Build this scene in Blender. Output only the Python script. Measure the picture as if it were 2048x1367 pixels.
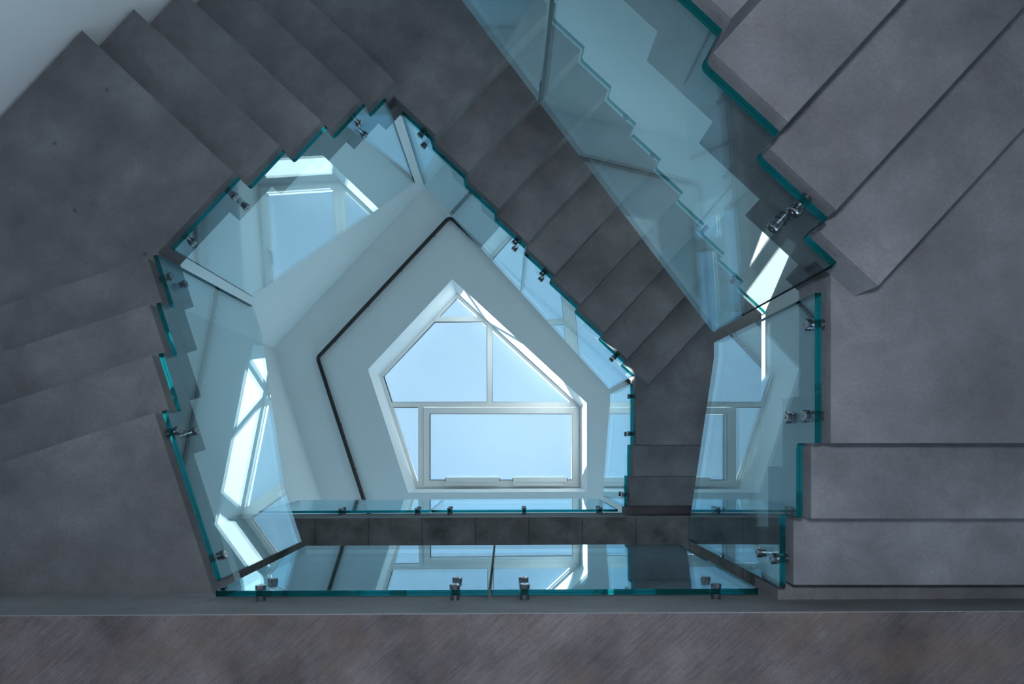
import bpy, bmesh, math, random
from mathutils import Vector, Matrix
random.seed(7)
scene = bpy.context.scene
for o in list(bpy.data.objects):
    bpy.data.objects.remove(o, do_unlink=True)
COL = scene.collection

# ------------------------------------------------------------------ camera
# The camera lies on the ground floor and looks straight up the stair well.
# Plan coordinates in this script: x to the right of the picture, y towards its top, z up.
# A camera looking up sees plan y reversed against world y, so W() writes y as -y.
def W(x, y, z):
    return Vector((x, -y, z))
F_PX, VPX, VPY = 1365.0, 1011.0, 891.0
cam = bpy.data.cameras.new('camera')
cam_o = bpy.data.objects.new('camera', cam); COL.objects.link(cam_o)
cam_o.location = (0, 0, 0)
cam_o.rotation_euler = (math.pi, 0, 0)
cam.sensor_width = 36.0
cam.lens = 36.0 * F_PX / 2048.0
cam.shift_x = (1024.0 - VPX) / 2048.0
cam.shift_y = (VPY - 683.5) / 2048.0
cam.clip_start = 0.02
scene.camera = cam_o

# ------------------------------------------------------------------ world, sun, exposure
world = bpy.data.worlds.new('sky'); scene.world = world; world.use_nodes = True
wn = world.node_tree.nodes; wl = world.node_tree.links
for n in list(wn): wn.remove(n)
w_out = wn.new('ShaderNodeOutputWorld'); w_bg = wn.new('ShaderNodeBackground')
w_tc = wn.new('ShaderNodeTexCoord')
w_noise = wn.new('ShaderNodeTexNoise'); w_noise.inputs['Scale'].default_value = 2.2
w_noise.inputs['Detail'].default_value = 4.0
w_ramp = wn.new('ShaderNodeValToRGB')
w_ramp.color_ramp.elements[0].position = 0.35; w_ramp.color_ramp.elements[0].color = (0.36, 0.63, 0.93, 1)
w_ramp.color_ramp.elements[1].position = 0.72; w_ramp.color_ramp.elements[1].color = (0.52, 0.76, 0.98, 1)
wl.new(w_tc.outputs['Generated'], w_noise.inputs['Vector'])
wl.new(w_noise.outputs['Fac'], w_ramp.inputs['Fac'])
wl.new(w_ramp.outputs['Color'], w_bg.inputs['Color'])
w_bg.inputs['Strength'].default_value = 1.09
wl.new(w_bg.outputs['Background'], w_out.inputs['Surface'])

sun = bpy.data.lights.new('sun', 'SUN'); sun.energy = 26.0; sun.angle = math.radians(0.53)
sun.color = (1.0, 0.98, 0.95)
sun_o = bpy.data.objects.new('sun', sun); COL.objects.link(sun_o)
sun_o.rotation_euler = (-W(0.48, 0.253, -1.0)).to_track_quat('Z', 'Y').to_euler()

# daylight through the skylight: a portal, then fill lights added at unseen windows
portal = bpy.data.lights.new('skylight_portal', 'AREA'); portal.shape = 'RECTANGLE'
portal.size = 3.6; portal.size_y = 3.5; portal.cycles.is_portal = True
portal_o = bpy.data.objects.new('skylight_portal', portal); COL.objects.link(portal_o)
portal_o.location = W(-0.42, 0.92, 11.62)

def fill_light(name, loc, direction, sx, sy, power, color):
    l = bpy.data.lights.new(name, 'AREA'); l.shape = 'RECTANGLE'; l.size = sx; l.size_y = sy
    l.energy = power; l.color = color
    o = bpy.data.objects.new(name, l); COL.objects.link(o)
    o.location = W(*loc)
    o.rotation_euler = (-W(*direction)).to_track_quat('Z', 'Y').to_euler()
    return o
fill_light('ground_fill_light', (0.0, -4.98, 1.15), (0, 1, -0.05), 4.6, 2.1, 62.0, (0.58, 0.78, 1.0))  # added, unseen: lights the near and left soffits from below
fill_light('middle_fill_light', (0.0, -4.98, 4.95), (0, 1, 0.0), 4.6, 1.9, 48.0, (0.45, 0.80, 1.0))  # added, unseen: lifts the middle storey and its walls
fill_light('upper_fill_light', (0.0, -4.98, 8.75), (0, 1, 0.0), 4.6, 1.9, 92.0, (0.42, 0.80, 1.0))  # added, unseen: brightens the ceiling and the upper walls

vs = scene.view_settings
vs.view_transform = 'Standard'; vs.look = 'None'; vs.gamma = 1.0; vs.use_curve_mapping = False
vs.exposure = 0.0
cy = scene.cycles
cy.use_denoising = True
cy.max_bounces = 10; cy.diffuse_bounces = 4; cy.glossy_bounces = 5
cy.use_adaptive_sampling = True; cy.adaptive_threshold = 0.06; cy.adaptive_min_samples = 16
cy.transmission_bounces = 8; cy.transparent_max_bounces = 40
cy.sample_clamp_indirect = 6.0
cy.caustics_reflective = False; cy.caustics_refractive = False

# ------------------------------------------------------------------ materials
def new_mat(name):
    m = bpy.data.materials.new(name); m.use_nodes = True
    nt = m.node_tree
    for n in list(nt.nodes): nt.nodes.remove(n)
    out = nt.nodes.new('ShaderNodeOutputMaterial')
    return m, nt, out
def node(nt, kind, **kw):
    n = nt.nodes.new(kind)
    for k, v in kw.items(): n.inputs[k].default_value = v
    return n
def ramp(nt, stops):
    r = nt.nodes.new('ShaderNodeValToRGB'); e = r.color_ramp.elements
    while len(e) < len(stops): e.new(0.5)
    for i, (p, c) in enumerate(stops):
        e[i].position = p; e[i].color = (c[0], c[1], c[2], 1)
    return r
def mixc(nt, mode, fac):
    m = nt.nodes.new('ShaderNodeMix'); m.data_type = 'RGBA'; m.blend_type = mode
    m.inputs['Factor'].default_value = fac
    return m

def concrete(name, dark, light, warm, rough=0.62, streak=None, bump=0.06, scale=1.7):
    m, nt, out = new_mat(name); L = nt.links
    b = node(nt, 'ShaderNodeBsdfPrincipled', Roughness=rough)
    b.inputs['Specular IOR Level'].default_value = 0.35
    tc = nt.nodes.new('ShaderNodeTexCoord')
    mp = nt.nodes.new('ShaderNodeMapping'); L.new(tc.outputs['Object'], mp.inputs['Vector'])
    n1 = node(nt, 'ShaderNodeTexNoise', Scale=scale, Detail=7.0, Roughness=0.62)
    L.new(mp.outputs['Vector'], n1.inputs['Vector'])
    r1 = ramp(nt, [(0.30, dark), (0.70, light)]); L.new(n1.outputs['Fac'], r1.inputs['Fac'])
    # cloudy warm blotches
    n2 = node(nt, 'ShaderNodeTexNoise', Scale=3.1, Detail=5.0, Roughness=0.7, Distortion=0.6)
    L.new(mp.outputs['Vector'], n2.inputs['Vector'])
    r2 = ramp(nt, [(0.48, (0, 0, 0)), (0.75, (1, 1, 1))]); L.new(n2.outputs['Fac'], r2.inputs['Fac'])
    mx = mixc(nt, 'MIX', 0.5); L.new(r1.outputs['Color'], mx.inputs['A']); mx.inputs['B'].default_value = (*warm, 1)
    sc = node(nt, 'ShaderNodeMath'); sc.operation = 'MULTIPLY'; sc.inputs[1].default_value = 0.55
    L.new(r2.outputs['Color'], sc.inputs[0]); L.new(sc.outputs[0], mx.inputs['Factor'])
    col = mx.outputs['Result']
    # fine grain
    n3 = node(nt, 'ShaderNodeTexNoise', Scale=85.0, Detail=3.0, Roughness=0.6)
    L.new(mp.outputs['Vector'], n3.inputs['Vector'])
    r3 = ramp(nt, [(0.25, (0.80, 0.80, 0.80)), (0.75, (1.12, 1.12, 1.12))]); L.new(n3.outputs['Fac'], r3.inputs['Fac'])
    m3 = mixc(nt, 'MULTIPLY', 0.7); L.new(col, m3.inputs['A']); L.new(r3.outputs['Color'], m3.inputs['B'])
    col = m3.outputs['Result']
    # blow holes: small dark pits
    v = node(nt, 'ShaderNodeTexVoronoi', Scale=3.0); v.feature = 'F1'
    L.new(mp.outputs['Vector'], v.inputs['Vector'])
    nd = node(nt, 'ShaderNodeTexNoise', Scale=30.0, Detail=2.0); L.new(mp.outputs['Vector'], nd.inputs['Vector'])
    ad = nt.nodes.new('ShaderNodeMath'); ad.operation = 'MULTIPLY_ADD'
    L.new(nd.outputs['Fac'], ad.inputs[0]); ad.inputs[1].default_value = 0.05; L.new(v.outputs['Distance'], ad.inputs[2])
    r4 = ramp(nt, [(0.046, (0.55, 0.55, 0.55)), (0.072, (1, 1, 1))]); L.new(ad.outputs[0], r4.inputs['Fac'])
    m4 = mixc(nt, 'MULTIPLY', 1.0); L.new(col, m4.inputs['A']); L.new(r4.outputs['Color'], m4.inputs['B'])
    col = m4.outputs['Result']
    height = n3.outputs['Fac']
    if streak:
        ang, sx, sy, amt, tone = streak
        mp2 = nt.nodes.new('ShaderNodeMapping'); mp2.vector_type = 'TEXTURE'
        mp2.inputs['Rotation'].default_value = (0, 0, ang)
        mp2.inputs['Scale'].default_value = (sx, sy, 1.0)
        L.new(tc.outputs['Object'], mp2.inputs['Vector'])
        ns = node(nt, 'ShaderNodeTexNoise', Scale=6.0, Detail=6.0, Roughness=0.65)
        L.new(mp2.outputs['Vector'], ns.inputs['Vector'])
        rs = ramp(nt, [(0.36, (1 - amt,) * 3), (0.50, (1, 1, 1)), (0.70, (1 + amt * 0.9,) * 3)])
        L.new(ns.outputs['Fac'], rs.inputs['Fac'])
        m5 = mixc(nt, 'MULTIPLY', 1.0); L.new(col, m5.inputs['A']); L.new(rs.outputs['Color'], m5.inputs['B'])
        col = m5.outputs['Result']
        # rust-brown stains between the streaks
        n6 = node(nt, 'ShaderNodeTexNoise', Scale=2.6, Detail=6.0, Roughness=0.7)
        L.new(mp.outputs['Vector'], n6.inputs['Vector'])
        r6 = ramp(nt, [(0.50, (0, 0, 0)), (0.72, (0.75, 0.75, 0.75))]); L.new(n6.outputs['Fac'], r6.inputs['Fac'])
        m6 = mixc(nt, 'MIX', 0.5); L.new(col, m6.inputs['A']); m6.inputs['B'].default_value = (*tone, 1)
        L.new(r6.outputs['Color'], m6.inputs['Factor'])
        col = m6.outputs['Result']
        hs = nt.nodes.new('ShaderNodeMath'); hs.operation = 'ADD'
        L.new(ns.outputs['Fac'], hs.inputs[0]); L.new(n3.outputs['Fac'], hs.inputs[1]); height = hs.outputs[0]
    bp = node(nt, 'ShaderNodeBump', Strength=bump, Distance=0.02)
    L.new(height, bp.inputs['Height']); L.new(bp.outputs['Normal'], b.inputs['Normal'])
    L.new(col, b.inputs['Base Color']); L.new(b.outputs['BSDF'], out.inputs['Surface'])
    return m

def plain(name, color, rough=0.5, metal=0.0, spec=0.5, noise=0.03, scale=40.0):
    m, nt, out = new_mat(name); L = nt.links
    b = node(nt, 'ShaderNodeBsdfPrincipled', Roughness=rough, Metallic=metal)
    b.inputs['Specular IOR Level'].default_value = spec
    tc = nt.nodes.new('ShaderNodeTexCoord')
    n = node(nt, 'ShaderNodeTexNoise', Scale=scale, Detail=3.0); L.new(tc.outputs['Object'], n.inputs['Vector'])
    r = ramp(nt, [(0.3, tuple(c * (1 - noise) for c in color)), (0.7, tuple(min(1, c * (1 + noise)) for c in color))])
    L.new(n.outputs['Fac'], r.inputs['Fac']); L.new(r.outputs['Color'], b.inputs['Base Color'])
    L.new(b.outputs['BSDF'], out.inputs['Surface'])
    return m

def fresnel_out(nt):
    """unpolarised reflectance of one glass face, the same from either side of the pane"""
    g = nt.nodes.new('ShaderNodeNewGeometry')
    mr = nt.nodes.new('ShaderNodeMapRange')
    mr.inputs['To Min'].default_value = 1.5; mr.inputs['To Max'].default_value = 1.0 / 1.5
    nt.links.new(g.outputs['Backfacing'], mr.inputs['Value'])
    f = nt.nodes.new('ShaderNodeFresnel'); nt.links.new(mr.outputs['Result'], f.inputs['IOR'])
    p = nt.nodes.new('ShaderNodeMath'); p.operation = 'POWER'; p.inputs[1].default_value = 0.72
    nt.links.new(f.outputs['Fac'], p.inputs[0])
    return p.outputs[0]

def pane_glass(name, tint, wave=0.0, rough=0.0):
    m, nt, out = new_mat(name); L = nt.links
    t = nt.nodes.new('ShaderNodeBsdfTransparent'); t.inputs['Color'].default_value = (*tint, 1)
    g = nt.nodes.new('ShaderNodeBsdfGlossy'); g.inputs['Roughness'].default_value = rough
    g.inputs['Color'].default_value = (0.70, 0.92, 1.0, 1)
    mx = nt.nodes.new('ShaderNodeMixShader'); L.new(fresnel_out(nt), mx.inputs['Fac'])
    if wave:
        tc = nt.nodes.new('ShaderNodeTexCoord')
        n = node(nt, 'ShaderNodeTexNoise', Scale=2.4, Detail=1.0); L.new(tc.outputs['Object'], n.inputs['Vector'])
        bp = node(nt, 'ShaderNodeBump', Strength=1.0, Distance=wave); L.new(n.outputs['Fac'], bp.inputs['Height'])
        L.new(bp.outputs['Normal'], g.inputs['Normal'])
    L.new(t.outputs[0], mx.inputs[1]); L.new(g.outputs[0], mx.inputs[2]); L.new(mx.outputs[0], out.inputs['Surface'])
    return m

def edge_glass(name, tint, body, solid=0.4):
    m, nt, out = new_mat(name); L = nt.links
    r = nt.nodes.new('ShaderNodeBsdfRefraction'); r.inputs['Color'].default_value = (*tint, 1)
    r.inputs['IOR'].default_value = 1.5; r.inputs['Roughness'].default_value = 0.05
    p = node(nt, 'ShaderNodeBsdfPrincipled', Roughness=0.12); p.inputs['Base Color'].default_value = (*body, 1)
    mx = nt.nodes.new('ShaderNodeMixShader'); mx.inputs['Fac'].default_value = solid
    L.new(r.outputs[0], mx.inputs[1]); L.new(p.outputs[0], mx.inputs[2]); L.new(mx.outputs[0], out.inputs['Surface'])
    return m

M_STAIR = concrete('smooth_stair_concrete', (0.120, 0.121, 0.128), (0.265, 0.263, 0.272), (0.125, 0.112, 0.115))
M_SLAB = concrete('board_marked_concrete', (0.085, 0.068, 0.068), (0.225, 0.19, 0.19), (0.12, 0.088, 0.074), rough=0.7,
                  streak=(math.radians(-42), 0.9, 0.06, 0.20, (0.17, 0.115, 0.085)), bump=0.35, scale=3.2)
M_FASCIA = concrete('slab_edge_concrete', (0.22, 0.225, 0.23), (0.30, 0.305, 0.31), (0.20, 0.20, 0.20),
                    streak=(0.0, 4.0, 0.3, 0.10, (0.3, 0.28, 0.26)), bump=0.08)
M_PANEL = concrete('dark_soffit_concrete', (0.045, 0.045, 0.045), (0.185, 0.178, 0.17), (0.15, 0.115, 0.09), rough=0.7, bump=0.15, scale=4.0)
M_WALL = plain('white_wall_paint', (0.80, 0.87, 0.89), rough=0.8, spec=0.2, noise=0.012, scale=3.0)
M_CEIL = plain('white_ceiling_paint', (0.78, 0.85, 0.87), rough=0.8, spec=0.2, noise=0.012, scale=3.0)
M_FRAME = plain('white_window_paint', (0.80, 0.84, 0.84), rough=0.4, noise=0.02)
M_GASKET = plain('black_gasket', (0.012, 0.014, 0.016), rough=0.5)
M_RAIL = plain('black_pipe', (0.012, 0.012, 0.014), rough=0.28)
M_STEEL = plain('brushed_steel', (0.34, 0.35, 0.37), rough=0.18, metal=1.0, noise=0.08, scale=160.0)
M_STEEL_DK = plain('dark_steel', (0.06, 0.06, 0.065), rough=0.3, metal=0.8)
M_GROUND = plain('pale_floor_screed', (0.62, 0.60, 0.60), rough=0.5, noise=0.05, scale=2.0)
M_GLASS = pane_glass('clear_green_glass', (0.955, 0.984, 0.982))
M_EDGE = edge_glass('teal_glass_edge', (0.02, 0.50, 0.50), (0.0, 0.075, 0.072), 0.35)
M_END = edge_glass('glass_panel_end', (0.78, 0.94, 0.93), (0.02, 0.12, 0.12), 0.05)
M_LAYER = plain('laminate_interlayer', (0.0, 0.03, 0.03), rough=0.2)
M_PANE = pane_glass('skylight_glass', (0.965, 0.985, 0.99), rough=0.35)

# ------------------------------------------------------------------ mesh helpers
def link_mesh(name, bm, mats, parent=None, recalc=True):
    if recalc: bmesh.ops.recalc_face_normals(bm, faces=bm.faces[:])
    me = bpy.data.meshes.new(name); bm.to_mesh(me); bm.free()
    for m in (mats if isinstance(mats, (list, tuple)) else [mats]): me.materials.append(m)
    o = bpy.data.objects.new(name, me); COL.objects.link(o)
    if parent: o.parent = parent
    return o
def empty(name):
    o = bpy.data.objects.new(name, None); COL.objects.link(o); o.empty_display_size = 0.1
    return o
def tag(o, label=None, cat=None, group=None, kind=None):
    if label: o['label'] = label
    if cat: o['category'] = cat
    if group: o['group'] = group
    if kind: o['kind'] = kind
    return o
def prism(bm, poly, z0, z1):
    """upright prism over a plan polygon (plan coordinates)"""
    lo = [bm.verts.new(W(x, y, z0)) for x, y in poly]; hi = [bm.verts.new(W(x, y, z1)) for x, y in poly]
    n = len(poly)
    bm.faces.new(lo); bm.faces.new(hi)
    for i in range(n): bm.faces.new((lo[i], lo[(i + 1) % n], hi[(i + 1) % n], hi[i]))
def box(bm, x0, x1, y0, y1, z0, z1):
    prism(bm, [(x0, y0), (x1, y0), (x1, y1), (x0, y1)], z0, z1)

class Side:
    """one straight side of the well: u runs up the flight, n points out of the well"""
    def __init__(s, n, D, u):
        s.n = Vector(n).normalized(); s.u = Vector(u).normalized(); s.D = D
    def p(s, v, off=0.0):
        q = s.n * (s.D + off) + s.u * v
        return (q.x, q.y)
    def P(s, v, off, z):
        x, y = s.p(v, off); return W(x, y, z)
def cross(a, b, oa=0.0, ob=0.0):
    det = a.n.x * b.n.y - a.n.y * b.n.x
    da, db = a.D + oa, b.D + ob
    return ((da * b.n.y - db * a.n.y) / det, (a.n.x * db - b.n.x * da) / det)
S0 = Side((0.0045, -1.0), 0.711, (1, 0.0045))            # front edge of the floors
S1 = Side((1, 0), 1.2508, (0, -1))                        # right
S2 = Side((0.6776, 0.7354), 1.3304, (0.7354, -0.6776))    # upper right
S3 = Side((-0.729, 0.684), 2.3475, (0.684, 0.729))        # upper left
S4 = Side((-0.9508, -0.3098), 1.6467, (-0.3098, 0.9508))  # left
def along(side, pt): return Vector(pt).dot(side.u)

R = 0.17; T = 0.285; TR = 0.20; H = 23 * R
Z0 = 15.434 * R                 # soffit of the right landing of the lower staircase
def zk(k): return Z0 + k * R    # soffit height of the k-th step above that landing
WD = 1.26; W1 = 1.20            # flight widths
B4 = [0.713, 1.045, 1.368, 1.687]
B3 = [0.079, 0.405, 0.727, 1.043, 1.349]
B2 = [-1.930 + 0.3157 * i for i in range(9)]
B1 = [-0.011, 0.297, 0.603]

# ------------------------------------------------------------------ setting: walls, floors, ceiling
ZC, ZG, ZGND = 10.50, 11.45, -0.32
F1B, F1M, F1T = 2.904, 3.315, zk(4) + T
def wall(name, a, b, nrm, z0, z1, th=0.25, label=None):
    bm = bmesh.new()
    n = Vector(nrm).normalized() * th
    prism(bm, [a, b, (b[0] + n.x, b[1] + n.y), (a[0] + n.x, a[1] + n.y)], z0, z1)
    o = link_mesh(name, bm, M_WALL); tag(o, label, 'wall', kind='structure'); return o
OW4, OW3, OW2, OW1 = 1.275, 1.285, 2.35, 1.28
c43 = cross(S4, S3, OW4, OW3); c32 = cross(S3, S2, OW3, OW2); c21 = cross(S2, S1, OW2, OW1)
YB = -5.0
q4 = S4.p(-3.0, OW4)
t4 = (YB - c43[1]) / (q4[1] - c43[1]); a4 = (c43[0] + (q4[0] - c43[0]) * t4, YB)
b1 = (S1.D + OW1, YB)
wall('wall_left', a4, c43, S4.n, ZGND, ZC, label='white painted wall left of the stair well')
wall('wall_upper_left', c43, c32, S3.n, ZGND, ZC, label='white painted wall behind the upper left flight')
wall('wall_upper_right', c32, c21, S2.n, ZGND, ZC, label='white painted wall behind the upper right flight')
wall('wall_right', c21, b1, S1.n, ZGND, ZC, label='white painted wall right of the stair well')
# far wall of the rooms, with three unseen window openings added for light
bm = bmesh.new()
box(bm, a4[0] - 0.3, -2.4, YB - 0.25, YB, ZGND, ZC); box(bm, 2.4, b1[0] + 0.3, YB - 0.25, YB, ZGND, ZC)
for z0, z1 in ((ZGND, 0.0), (2.3, 3.95), (5.95, 7.75), (9.75, ZC)): box(bm, -2.4, 2.4, YB - 0.25, YB, z0, z1)
tag(link_mesh('wall_front', bm, M_WALL), 'white painted far wall of the rooms', 'wall', kind='structure')
for wi, (z0, z1) in enumerate(((0.0, 2.3), (3.95, 5.95), (7.75, 9.75))):  # frames and panes of added windows, out of view behind the fill lights
    wr = tag(empty('window_%d' % (wi + 2)), ('ground', 'first', 'second')[wi] + ' floor window added unseen in the far wall for light', 'window', kind='structure')
    for x0, x1, za, zb in ((-2.4, -2.33, z0, z1), (2.33, 2.4, z0, z1), (-0.035, 0.035, z0 + 0.07, z1 - 0.07), (-2.33, 2.33, z0, z0 + 0.07), (-2.33, 2.33, z1 - 0.07, z1)):
        fb = bmesh.new(); box(fb, x0, x1, YB - 0.17, YB - 0.10, za, zb); link_mesh('frame_bar', fb, M_FRAME, wr)
    for x0, x1 in ((-2.34, -0.03), (0.03, 2.34)):
        fb = bmesh.new(); box(fb, x0, x1, YB - 0.14, YB - 0.12, z0 + 0.06, z1 - 0.06); link_mesh('pane', fb, M_PANE, wr)
bm = bmesh.new()
pl = [a4, c43, c32, c21, b1]
prism(bm, pl, ZGND - 0.2, ZGND)
tag(link_mesh('floor', bm, M_GROUND), 'pale screed floor of the ground floor', 'floor', kind='structure')

WELL = [cross(S4, S0), cross(S0, S1), cross(S1, S2), cross(S2, S3), cross(S3, S4)]
# ceiling: one plate with the five-sided skylight opening
def plate_with_hole(bm, outer, inner, z):
    ov = [bm.verts.new(W(x, y, z)) for x, y in outer]; iv = [bm.verts.new(W(x, y, z)) for x, y in inner]
    ed = [bm.edges.new((v[i], v[(i + 1) % len(v)])) for v in (ov, iv) for i in range(len(v))]
    bmesh.ops.triangle_fill(bm, use_beauty=True, edges=ed)
    return ov, iv
def grow(poly, d):
    c = Vector((0, 0))
    for q in poly: c += Vector(q)
    c /= len(poly)
    return [tuple(c + (Vector(q) - c) * (1 + d / (Vector(q) - c).length)) for q in poly]
bm = bmesh.new()
plate_with_hole(bm, grow(pl, 0.5), WELL, ZC); plate_with_hole(bm, grow(pl, 0.5), grow(WELL, 0.14), ZC + 0.35)
ceiling = tag(link_mesh('ceiling', bm, M_CEIL), 'flat white ceiling around the five-sided skylight', 'ceiling', kind='structure')
# skylight shaft: five upright reveals
for i in range(5):
    a, b = WELL[i], WELL[(i + 1) % 5]; go = grow(WELL, 0.14); c, d = go[(i + 1) % 5], go[i]
    bm = bmesh.new(); prism(bm, [a, b, c, d], ZC + 0.0005, ZG + 0.14)
    link_mesh('reveal', bm, M_CEIL, ceiling)

# ------------------------------------------------------------------ skylight
sky = tag(empty('window_1'), 'five-sided skylight with white mullions and an opening sash', 'skylight', kind='structure')
def inset(poly_sides, d):
    """well outline moved inwards by d"""
    order = [S4, S0, S1, S2, S3]
    return [cross(order[i], order[(i + 1) % 5], -d, -d) for i in range(5)]
def ring_prism(bm, outer, inner, z0, z1):
    n = len(outer)
    for i in range(n):
        prism(bm, [outer[i], outer[(i + 1) % n], inner[(i + 1) % n], inner[i]], z0, z1)
PO, PI_ = inset(None, 0.002), inset(None, 0.058)
for i in range(5):
    bm = bmesh.new(); prism(bm, [PO[i], PO[(i + 1) % 5], PI_[(i + 1) % 5], PI_[i]], ZG, ZG + 0.09)
    link_mesh('frame_bar', bm, M_FRAME, sky)
KG = ZG / F_PX
def gx(px): return (px - VPX) * KG
def gy(py): return (VPY - py) * KG
def clip_x(y, d=0.03):
    """left and right ends of the opening at height y"""
    q = inset(None, d); xs = []
    for i in range(5):
        a, b = q[i], q[(i + 1) % 5]
        if (a[1] - y) * (b[1] - y) < 0: xs.append(a[0] + (b[0] - a[0]) * (y - a[1]) / (b[1] - a[1]))
    return min(xs), max(xs)
def clip_y(x, d=0.03):
    q = inset(None, d); ys = []
    for i in range(5):
        a, b = q[i], q[(i + 1) % 5]
        if (a[0] - x) * (b[0] - x) < 0: ys.append(a[1] + (b[1] - a[1]) * (x - a[0]) / (b[0] - a[0]))
    return min(ys), max(ys)
YM, YT, XV, XL = gy(808.6), gy(638.0), gx(979.4), gx(841.3)
HB = 0.042
bars = []
def hbar(y, h=HB):
    l0, r0 = clip_x(y - h); l1, r1 = clip_x(y + h)
    return [(l0, y - h), (r0, y - h), (r1, y + h), (l1, y + h)]
bars.append(hbar(YM)); bars.append(hbar(YT))
bars.append([(XV - HB, YM + HB), (XV + HB, YM + HB), (XV + HB, YT - HB), (XV - HB, YT - HB)])
yb0 = clip_y(XL)[0]
bars.append([(XL - HB, yb0), (XL + HB, yb0), (XL + HB, YM - HB), (XL - HB, YM - HB)])
for b in bars:
    bm = bmesh.new(); prism(bm, b, ZG - 0.015, ZG + 0.085); link_mesh('mullion', bm, M_FRAME, sky)
# opening sash in the lower field
sx0, sx1, sy0, sy1 = XL + HB + 0.006, 1.2508 - 0.03, -0.711 + 0.03, YM - HB - 0.006
sash = empty('sash'); sash.parent = sky
def frame_rect(x0, x1, y0, y1, w, z0, z1, mat, parent, name):
    for q in ([(x0, y0), (x1, y0), (x1 - w, y0 + w), (x0 + w, y0 + w)], [(x1, y0), (x1, y1), (x1 - w, y1 - w), (x1 - w, y0 + w)],
              [(x1, y1), (x0, y1), (x0 + w, y1 - w), (x1 - w, y1 - w)], [(x0, y1), (x0, y0), (x0 + w, y0 + w), (x0 + w, y1 - w)]):
        bm = bmesh.new(); prism(bm, q, z0, z1); link_mesh(name, bm, mat, parent)
frame_rect(sx0, sx1, sy0, sy1, 0.105, ZG - 0.03, ZG + 0.06, M_FRAME, sash, 'sash_rail')
frame_rect(sx0 + 0.101, sx1 - 0.101, sy0 + 0.101, sy1 - 0.101, 0.012, ZG - 0.024, ZG + 0.055, M_GASKET, sash, 'gasket')
bm = bmesh.new(); box(bm, sx0 + 0.1, sx1 - 0.1, sy0 + 0.1, sy1 - 0.1, ZG + 0.02, ZG + 0.044)
link_mesh('pane', bm, M_PANE, sash)
# fixed panes, each cut to its field
def clip_poly(poly, a, b, c):
    """keep a*x+b*y<=c"""
    out = []
    for i in range(len(poly)):
        p, q = poly[i], poly[(i + 1) % len(poly)]
        fp, fq = a * p[0] + b * p[1] - c, a * q[0] + b * q[1] - c
        if fp <= 0: out.append(p)
        if fp * fq < 0:
            t = fp / (fp - fq); out.append((p[0] + (q[0] - p[0]) * t, p[1] + (q[1] - p[1]) * t))
    return out
base = inset(None, 0.05)
g = HB - 0.008
top = clip_poly(base, 0, -1, -(YT + g))
mid = clip_poly(clip_poly(base, 0, 1, YT - g), 0, -1, -(YM + g))
midl, midr = clip_poly(mid, 1, 0, XV - g), clip_poly(mid, -1, 0, -(XV + g))
low = clip_poly(clip_poly(base, 0, 1, YM - g), 1, 0, XL - g)
def shrink(poly, d):
    c = sum((Vector(p) for p in poly), Vector((0, 0))) / len(poly)
    return [tuple(c + (Vector(p) - c) * (1 - d / max(0.05, (Vector(p) - c).length))) for p in poly]
for q in (top, midl, midr, low):
    bm = bmesh.new(); prism(bm, q, ZG + 0.03, ZG + 0.054); link_mesh('pane', bm, M_PANE, sky)
    bm = bmesh.new(); ring_prism(bm, q, shrink(q, 0.022), ZG + 0.006, ZG + 0.028); link_mesh('gasket', bm, M_GASKET, sky)
# two chain openers on the sash, each with its cable
for x0, x1 in ((gx(892.5), gx(999)), (gx(1026), gx(1133))):
    op = empty('window_opener'); op.parent = sky
    ya, yb = sy0 + 0.015, sy0 + 0.155
    bm = bmesh.new(); box(bm, x0, x1, (ya + yb) / 2, yb, ZG - 0.125, ZG - 0.05)
    bmesh.ops.bevel(bm, geom=bm.edges[:], offset=0.006, segments=1); link_mesh('housing', bm, M_FRAME, op)
    bm = bmesh.new(); box(bm, x0, x1 - 0.06, ya, (ya + yb) / 2 + 0.001, ZG - 0.10, ZG - 0.03)
    bmesh.ops.bevel(bm, geom=bm.edges[:], offset=0.004, segments=1); link_mesh('bracket', bm, M_FRAME, op)
    bm = bmesh.new(); box(bm, x0 - 0.012, x0 + 0.002, ya + 0.075, yb - 0.012, ZG - 0.12, ZG - 0.06)
    box(bm, x1 - 0.002, x1 + 0.012, ya + 0.075, yb - 0.012, ZG - 0.12, ZG - 0.06); link_mesh('end_cap', bm, M_STEEL_DK, op)

# ------------------------------------------------------------------ tubes
def tube(bm, pts, r, seg=10, closed=False):
    pts = [Vector(p) for p in pts]; rings = []
    n = len(pts)
    for i, p in enumerate(pts):
        if closed: t = (pts[(i + 1) % n] - pts[i - 1])
        else: t = pts[min(i + 1, n - 1)] - pts[max(i - 1, 0)]
        t.normalize(); up = Vector((0, 0, 1)) if abs(t.z) < 0.9 else Vector((1, 0, 0))
        a = t.cross(up).normalized(); b = a.cross(t).normalized()
        rings.append([bm.verts.new(p + (a * math.cos(2 * math.pi * k / seg) + b * math.sin(2 * math.pi * k / seg)) * r) for k in range(seg)])
    for i in range(n if closed else n - 1):
        A, B = rings[i], rings[(i + 1) % n]
        for k in range(seg): bm.faces.new((A[k], A[(k + 1) % seg], B[(k + 1) % seg], B[k]))
    if not closed: bm.faces.new(rings[0]); bm.faces.new(rings[-1])
    for f in bm.faces: f.smooth = True
def rounded(poly, r, seg=6):
    out = []; n = len(poly)
    for i in range(n):
        p, a, b = Vector(poly[i]), Vector(poly[i - 1]), Vector(poly[(i + 1) % n])
        da, db = (a - p).normalized(), (b - p).normalized()
        ang = da.angle(db); d = r / math.tan(ang / 2)
        s, e = p + da * d, p + db * d
        for k in range(seg + 1):
            t = k / seg; out.append(tuple((1 - t) ** 2 * s + 2 * t * (1 - t) * p + t * t * e))
    return out
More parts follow.
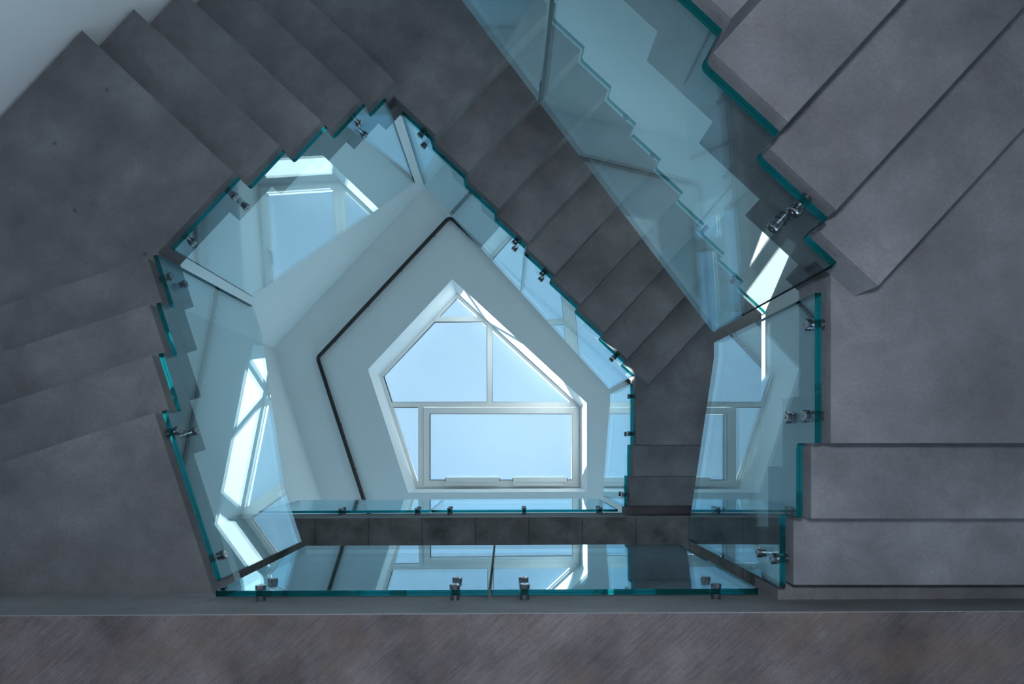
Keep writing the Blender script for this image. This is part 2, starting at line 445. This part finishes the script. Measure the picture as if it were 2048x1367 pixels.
rail = tag(empty('ceiling_pipe'), 'thin black pipe looping around the skylight under the white ceiling', 'pipe')
off = 0.67
order = [S4, S0, S1, S2, S3]
loop = [cross(order[i], order[(i + 1) % 5], off, off) for i in range(5)]
rl = rounded(loop, 0.09)
bm = bmesh.new(); tube(bm, [W(x, y, ZC - 0.06) for x, y in rl], 0.030, 12, True); link_mesh('pipe', bm, M_RAIL, rail)
for i in range(5):
    a, b = Vector(loop[i]), Vector(loop[(i + 1) % 5]); L_ = (b - a).length; n_ = max(2, round(L_ / 0.8))
    for k in range(n_):
        q = a + (b - a) * ((k + 0.5) / n_)
        bm = bmesh.new(); d = (b - a).normalized() * 0.012; m = Vector((-d.y, d.x)).normalized() * 0.025
        prism(bm, [tuple(q - d - m), tuple(q + d - m), tuple(q + d + m), tuple(q - d + m)], ZC - 0.06, ZC)
        link_mesh('clip', bm, M_RAIL, rail)

# ------------------------------------------------------------------ upper floors
def floor_slab(name, dz, x0, x1, label, panels):
    root = tag(empty(name), label, 'floor', kind='structure')
    def y0(x, off): return -(S0.D + off) + 0.0045 * x
    yb = YB + 0.02
    zb, zm, zt = F1B + dz, F1M + dz, F1T + dz
    # edge beam: rough soffit, smooth fascia
    bm = bmesh.new(); prism(bm, [(x0, y0(x0, 0.004)), (x1, y0(x1, 0.004)), (x1, yb), (x0, yb)], zb + 0.012, zm)
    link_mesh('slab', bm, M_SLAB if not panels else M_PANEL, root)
    bm = bmesh.new(); prism(bm, [(x0, y0(x0, 0)), (x1, y0(x1, 0)), (x1, y0(x1, 0.004)), (x0, y0(x0, 0.004))], zb, zm)
    link_mesh('fascia', bm, M_FASCIA, root)
    bm = bmesh.new(); prism(bm, [(x0, y0(x0, 0.04)), (x1, y0(x1, 0.04)), (x1, yb), (x0, yb)], zm, zt)
    link_mesh('upper_slab', bm, M_FASCIA, root)
    if panels:
        w = 0.534; x = -2.97; k = 0
        while x < x1:
            a, b = max(x, x0), min(x + w, x1)
            bm = bmesh.new(); g = 0.006
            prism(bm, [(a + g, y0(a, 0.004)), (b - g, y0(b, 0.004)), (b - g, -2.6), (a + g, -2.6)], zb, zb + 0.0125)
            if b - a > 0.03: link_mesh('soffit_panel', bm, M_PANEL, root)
            else: bm.free()
            x += w
    else:
        bm = bmesh.new(); prism(bm, [(x0, y0(x0, 0.004)), (x1, y0(x1, 0.004)), (x1, yb), (x0, yb)], zb, zb + 0.0125)
        link_mesh('soffit', bm, M_SLAB, root)
    return root
floor_slab('floor_first', 0.0, -4.4, 2.94, 'thick concrete floor slab crossing the bottom, rough streaked underside', False)
floor_slab('floor_second', H, -2.80, 2.46, 'dark concrete upper floor slab above the nearer slab, jointed underside', True)

# ------------------------------------------------------------------ staircases
def step_mesh(side, b0, b1_, z, width, first=False):
    """tread with the riser below its front edge, cut so that steps meet without overlapping"""
    prof = [(b0, z), (b1_, z), (b1_, z + T), (b0 - TR, z + T), (b0 - TR, z + T - R), (b0, z + T - R)]
    bm = bmesh.new()
    A = [bm.verts.new(side.P(v, 0.0, zz)) for v, zz in prof]; B = [bm.verts.new(side.P(v, width, zz)) for v, zz in prof]
    n = len(prof)
    bm.faces.new(A); bm.faces.new(B)
    for i in range(n): bm.faces.new((A[i], A[(i + 1) % n], B[(i + 1) % n], B[i]))
    bmesh.ops.triangulate(bm, faces=[f for f in bm.faces if len(f.verts) > 4])
    return bm
def poly_part(name, poly, z0, z1, root, mat=None):
    bm = bmesh.new(); prism(bm, poly, z0, z1)
    return link_mesh(name, bm, mat or M_STAIR, root)
C_ = cross(S1, S2); D_ = cross(S2, S3); E_ = cross(S3, S4); A_ = cross(S4, S0)
def upper_right_and_right(root, dz, first_m):
    for i in range(first_m, 8):
        link_mesh('step', step_mesh(S2, B2[i], B2[i + 1], zk(15 + i) + dz, WD), M_STAIR, root)
    z = zk(23) + dz
    co = cross(S1, S2, W1, WD); v0 = B2[8] - TR
    poly_part('landing', [S2.p(v0, 0), C_, S1.p(B1[0], 0), S1.p(B1[0], W1), co, S2.p(v0, WD)], z, z + T, root)
    link_mesh('step', step_mesh(S1, B1[0], B1[1], z + R, W1), M_STAIR, root)
    link_mesh('step', step_mesh(S1, B1[1], B1[2], z + 2 * R, W1), M_STAIR, root)
    link_mesh('step', step_mesh(S1, B1[2], 0.711 + 0.001, z + 3 * R, W1), M_STAIR, root)
lower = tag(empty('lower_staircase'), 'nearest pale grey concrete stair flight and landing at the right edge', 'staircase')
upper_right_and_right(lower, -H, 0)
vd = B3[4] - TR
poly_part('landing', [S3.p(vd, 0), D_, S2.p(B2[0], 0), S2.p(B2[0], WD), cross(S2, S3, WD, WD), S3.p(vd, WD)], zk(14) - H, zk(14) - H + T, lower)
upper = tag(empty('upper_staircase'), 'dark concrete stair winding up from the left across the top to the second floor', 'staircase')
za = zk(5)
poly_part('landing', [cross(S4, S0, 0, 0.036), S4.p(B4[0], 0), S4.p(B4[0], WD), cross(S4, S0, WD, 0.036)], za, za + T, upper)
for i in range(3): link_mesh('step', step_mesh(S4, B4[i], B4[i + 1], zk(6 + i), WD), M_STAIR, upper)
ze = zk(9)
poly_part('landing', [S4.p(B4[3] - TR, 0), E_, S3.p(B3[0], 0), S3.p(B3[0], WD), cross(S3, S4, WD, WD), S4.p(B4[3] - TR, WD)], ze + T - R, ze + T, upper)
poly_part('landing', [S4.p(B4[3], 0), E_, S3.p(B3[0], 0), S3.p(B3[0], WD), cross(S3, S4, WD, WD), S4.p(B4[3], WD)], ze, ze + T - R, upper)
for i in range(4): link_mesh('step', step_mesh(S3, B3[i], B3[i + 1], zk(10 + i), WD), M_STAIR, upper)
zd = zk(14)
vd = B3[4] - TR
poly_part('landing', [S3.p(vd, 0), D_, S2.p(B2[0], 0), S2.p(B2[0], WD), cross(S2, S3, WD, WD), S3.p(vd, WD)], zd, zd + T, upper)
upper_right_and_right(upper, 0.0, 0)

# ------------------------------------------------------------------ glass balustrades
GO, GT = 0.026, 0.026      # gap to the concrete, glass thickness
def standoff_meshes():
    def lathe(prof, seg=20):
        bm = bmesh.new(); rings = []
        for r, x in prof:
            rings.append([bm.verts.new((r * math.cos(2 * math.pi * k / seg), r * math.sin(2 * math.pi * k / seg), x)) for k in range(seg)])
        for a, b in zip(rings, rings[1:]):
            for k in range(seg): bm.faces.new((a[k], a[(k + 1) % seg], b[(k + 1) % seg], b[k]))
        bm.faces.new(rings[0]); bm.faces.new(rings[-1])
        bmesh.ops.recalc_face_normals(bm, faces=bm.faces[:])
        return bm
    sp = lathe([(0.022, 0.0), (0.022, GO - 0.002), (0.0245, GO - 0.002), (0.0245, GO)])
    me1 = bpy.data.meshes.new('spacer'); sp.to_mesh(me1); sp.free(); me1.materials.append(M_STEEL)
    cp = lathe([(0.0245, 0.0), (0.0245, 0.004), (0.022, 0.0045), (0.022, 0.007), (0.0245, 0.0075), (0.0245, 0.017), (0.020, 0.021), (0.006, 0.021), (0.006, 0.017)])
    me2 = bpy.data.meshes.new('cap'); cp.to_mesh(me2); cp.free(); me2.materials.append(M_STEEL)
    bt = lathe([(0.017, 0.0), (0.017, GT)])
    me3 = bpy.data.meshes.new('bolt'); bt.to_mesh(me3); bt.free(); me3.materials.append(M_STEEL)
    return me1, me2, me3
SP, CP, BT = standoff_meshes()
def standoff(side, v, z, root, out=False, base=0.0):
    """z axis of the fitting points from the concrete to the glass"""
    d = side.n if out else -side.n
    zax = Vector((d.x, -d.y, 0)).normalized()
    rot = zax.to_track_quat('Z', 'Y').to_matrix().to_4x4()
    s = -1 if not out else 1
    def put(me, name, off, parent):
        o = bpy.data.objects.new(name, me); COL.objects.link(o); o.parent = parent
        o.matrix_world = Matrix.Translation(side.P(v, base + s * off, z)) @ rot
        return o
    a = put(SP, 'standoff', 0.0, root)
    for me, nm, off in ((CP, 'cap', GO + GT), (BT, 'bolt', GO)):
        c = bpy.data.objects.new(nm, me); COL.objects.link(c); c.parent = a
        c.location = (0, 0, off)
def round_profile(prof, which, r, seg=5):
    out = []
    n = len(prof)
    for i, p in enumerate(prof):
        if i not in which: out.append(p); continue
        P, A, B = Vector(p), Vector(prof[i - 1]), Vector(prof[(i + 1) % n])
        da, db = (A - P), (B - P); rr = min(r, da.length * 0.45, db.length * 0.45)
        s, e = P + da.normalized() * rr, P + db.normalized() * rr
        for k in range(seg + 1):
            t = k / seg; out.append(tuple((1 - t) ** 2 * s + 2 * t * (1 - t) * P + t * t * e))
    return out
def glass(side, prof, label, fits, out=False, base=0.0, name='glass_balustrade', ntop=2):
    """prof: outline (v, z); the pane is two sheets bonded by a thin interlayer"""
    root = tag(empty(name), label, 'balustrade', 'frameless glass balustrade panels')
    root.location = side.P(prof[0][0], base, prof[0][1])
    bpy.context.view_layer.update()
    s = 1 if out else -1
    offs = [base + s * GO, base + s * (GO + GT * 0.46), base + s * (GO + GT * 0.54), base + s * (GO + GT)]
    bm = bmesh.new()
    rings = [[bm.verts.new(side.P(v, o, z)) for v, z in prof] for o in offs]
    n = len(prof)
    f0 = bm.faces.new(rings[0]); f1 = bm.faces.new(rings[-1])
    for j in range(3):
        for i in range(n):
            f = bm.faces.new((rings[j][i], rings[j][(i + 1) % n], rings[j + 1][(i + 1) % n], rings[j + 1][i]))
            if n - ntop <= i < n - 1: f.material_index = 0
            elif i in (n - 1, n - ntop - 1): f.material_index = 3
            else: f.material_index = (1, 2, 1)[j]
    bmesh.ops.recalc_face_normals(bm, faces=bm.faces[:])
    bmesh.ops.triangulate(bm, faces=[f0, f1])
    pane = link_mesh('pane', bm, [M_GLASS, M_EDGE, M_LAYER, M_END], None, recalc=False)
    pane.parent = root; pane.matrix_parent_inverse = root.matrix_world.inverted()
    for v, z in fits:
        before = set(COL.objects)
        standoff(side, v, z, None, out, base)
        for o in COL.objects:
            if o not in before and o.parent is None:
                o.parent = root; o.matrix_parent_inverse = root.matrix_world.inverted()
    return root
GB = 0.022   # glass starts this far above the soffit
def zig(v_start, v_end, bs, z_first, top):
    """bottom follows the steps: bs are the step boundaries, z_first the first soffit; top = [(v, z)] from v_end back to v_start"""
    prof = [(v_start, z_first + GB)]; rnd = []
    z = z_first + GB
    for b in bs:
        prof.append((b, z)); z += R; rnd.append(len(prof)); prof.append((b, z))
    prof.append((v_end, z))
    prof += top
    return round_profile(prof, rnd, 0.03)

# left side, one panel
glass(S4, zig(-0.198, 1.700, B4[:3], zk(5), [(1.712, 5.53), (1.49, 5.53), (0.194, 4.87), (-0.198, 4.87)]),
      'stepped glass panel beside the left flight', [(1.575, 4.065), (1.575, 4.25), (0.601, 3.534), (0.601, 3.724), (-0.084, 3.586)], ntop=4)
# upper left, one panel
glass(S3, zig(-0.518, 1.2126, B3[:4], zk(9), [(1.2126, 6.381), (-0.467, 5.49), (-0.518, 5.49)]),
      'stepped glass panel beside the upper left flight', [(-0.411, 4.258), (-0.022, 4.245), (-0.022, 4.43), (0.943, 4.782), (0.943, 4.956)], ntop=3)
# upper right, two panels per storey
def right_pair(dz, words, first):
    b2 = B2
    zt = lambda v: 7.79 + dz - 0.5185 * max(0.0, 0.40 - v)
    va = -2.223 if first else B2[2] + 0.02
    bs = [b for b in b2 if va < b < -0.99]
    k0 = 14 if first else 14 + 3
    z0 = zk(k0) + dz
    fits = [(-1.072, 5.593 + dz), (-1.072, 5.773 + dz)] + ([(-2.036, 5.093 + dz), (-2.036, 5.277 + dz)] if first else [])
    glass(S2, zig(va, -0.972, bs, z0, [(-0.972, zt(-0.972)), (va, zt(va))]), words[0], fits)
    bs = [b for b in b2 if -0.98 < b < 0.5]
    glass(S2, zig(-0.962, 0.433, bs, zk(18) + dz - (0 if bs[0] > -0.96 else 0), [(0.433, zt(0.433)), (0.40, zt(0.4)), (-0.962, zt(-0.962))]),
          words[1], [(-0.757, 5.768 + dz), (-0.757, 5.948 + dz), (0.184, 6.26 + dz), (0.184, 6.44 + dz)], ntop=3)
    glass(S1, zig(-0.593, 0.617, B1[:2], zk(23) + dz, [(0.617, 8.418 + dz), (-0.505, 7.835 + dz), (-0.593, 7.835 + dz)]),
          words[2], [(-0.477, 6.60 + dz), (-0.118, 6.612 + dz), (-0.118, 6.782 + dz), (0.50, 6.944 + dz), (0.50, 7.118 + dz)], ntop=3)
right_pair(-H, ('lower glass panel of the nearest flight, cut off by the top edge', 'long glass panel below the nearest flight with two big steel fixings',
                'glass panel beside the nearest right landing'), True)
right_pair(0.0, ('glass panel starting under the dark landing at the top', 'glass panel in front of the lower half of the middle flight',
                 'narrow glass panel beside the far right landing'), True)
# front panels of the two floors
def front(v0, v1, dz, xs, label):
    glass(S0, [(v0, 3.13 + dz), (v1, 3.13 + dz), (v1, 4.54 + dz), (v0, 4.54 + dz)], label,
          [(x, z + dz) for x in xs for z in (3.160, 3.325)])
front(-1.332, -0.0826, 0, (-1.136, -0.238), 'left one of the two near glass panels on the front edge')
front(-0.069, 1.156, 0, (0.0855, 0.971), 'right one of the two near glass panels on the front edge')
front(-2.55, -0.780, H, (-1.712, -0.92), 'left one of the two far glass panels on the upper floor edge')
front(-0.768, 1.155, H, (-0.584, 0.191, 0.977), 'right one of the two far glass panels on the upper floor edge')
# outer side of the upper flight and landing
ztop = lambda v: 7.79 - 0.5185 * max(0.0, 0.40 - v)
vo = along(S2, cross(S1, S2, W1, WD))
glass(S2, zig(-2.30, -0.99, [b for b in B2 if -2.3 < b < -1.0], zk(14), [(-0.99, ztop(-0.99)), (-2.30, ztop(-2.30))]),
      'outer glass panel on the far side of the middle flight, upper part', [(-1.10, 5.593), (-2.1, 5.093)], True, WD)
glass(S2, zig(-0.978, vo + 0.03, [b for b in B2 if -0.97 < b], zk(18), [(vo + 0.03, ztop(1)), (0.40, ztop(0.4)), (-0.978, ztop(-0.978))]),
      'outer glass panel on the far side of the middle flight, lower part', [(-0.75, 5.768), (0.0, 6.1), (0.5, 6.43)], True, WD, ntop=3)

# ------------------------------------------------------------------ floor uplight in the well, below the camera
ul = tag(empty('floor_uplight'), 'small round steel uplight standing on the ground floor', 'lamp')
ULX, ULY = -0.06, 0.32
def ring_lathe(name, prof, mat, parent, seg=24):
    bm = bmesh.new(); rings = []
    for r, z in prof:
        rings.append([bm.verts.new(W(ULX + r * math.cos(2 * math.pi * k / seg), ULY + r * math.sin(2 * math.pi * k / seg), z)) for k in range(seg)])
    for a, b in zip(rings, rings[1:]):
        for k in range(seg): bm.faces.new((a[k], a[(k + 1) % seg], b[(k + 1) % seg], b[k]))
    bm.faces.new(rings[0]); bm.faces.new(rings[-1])
    return link_mesh(name, bm, mat, parent)
ring_lathe('housing', [(0.15, ZGND), (0.15, ZGND + 0.05), (0.135, ZGND + 0.055), (0.13, ZGND + 0.03)], M_STEEL, ul)
ld = bpy.data.lights.new('uplight_lamp', 'AREA'); ld.shape = 'DISK'; ld.size = 0.20; ld.energy = 60.0; ld.color = (0.80, 0.87, 1.0)
lo = bpy.data.objects.new('uplight_lamp', ld); COL.objects.link(lo); lo.location = W(ULX, ULY, ZGND + 0.06)
lo.rotation_euler = (math.pi, 0, 0); lo.parent = ul
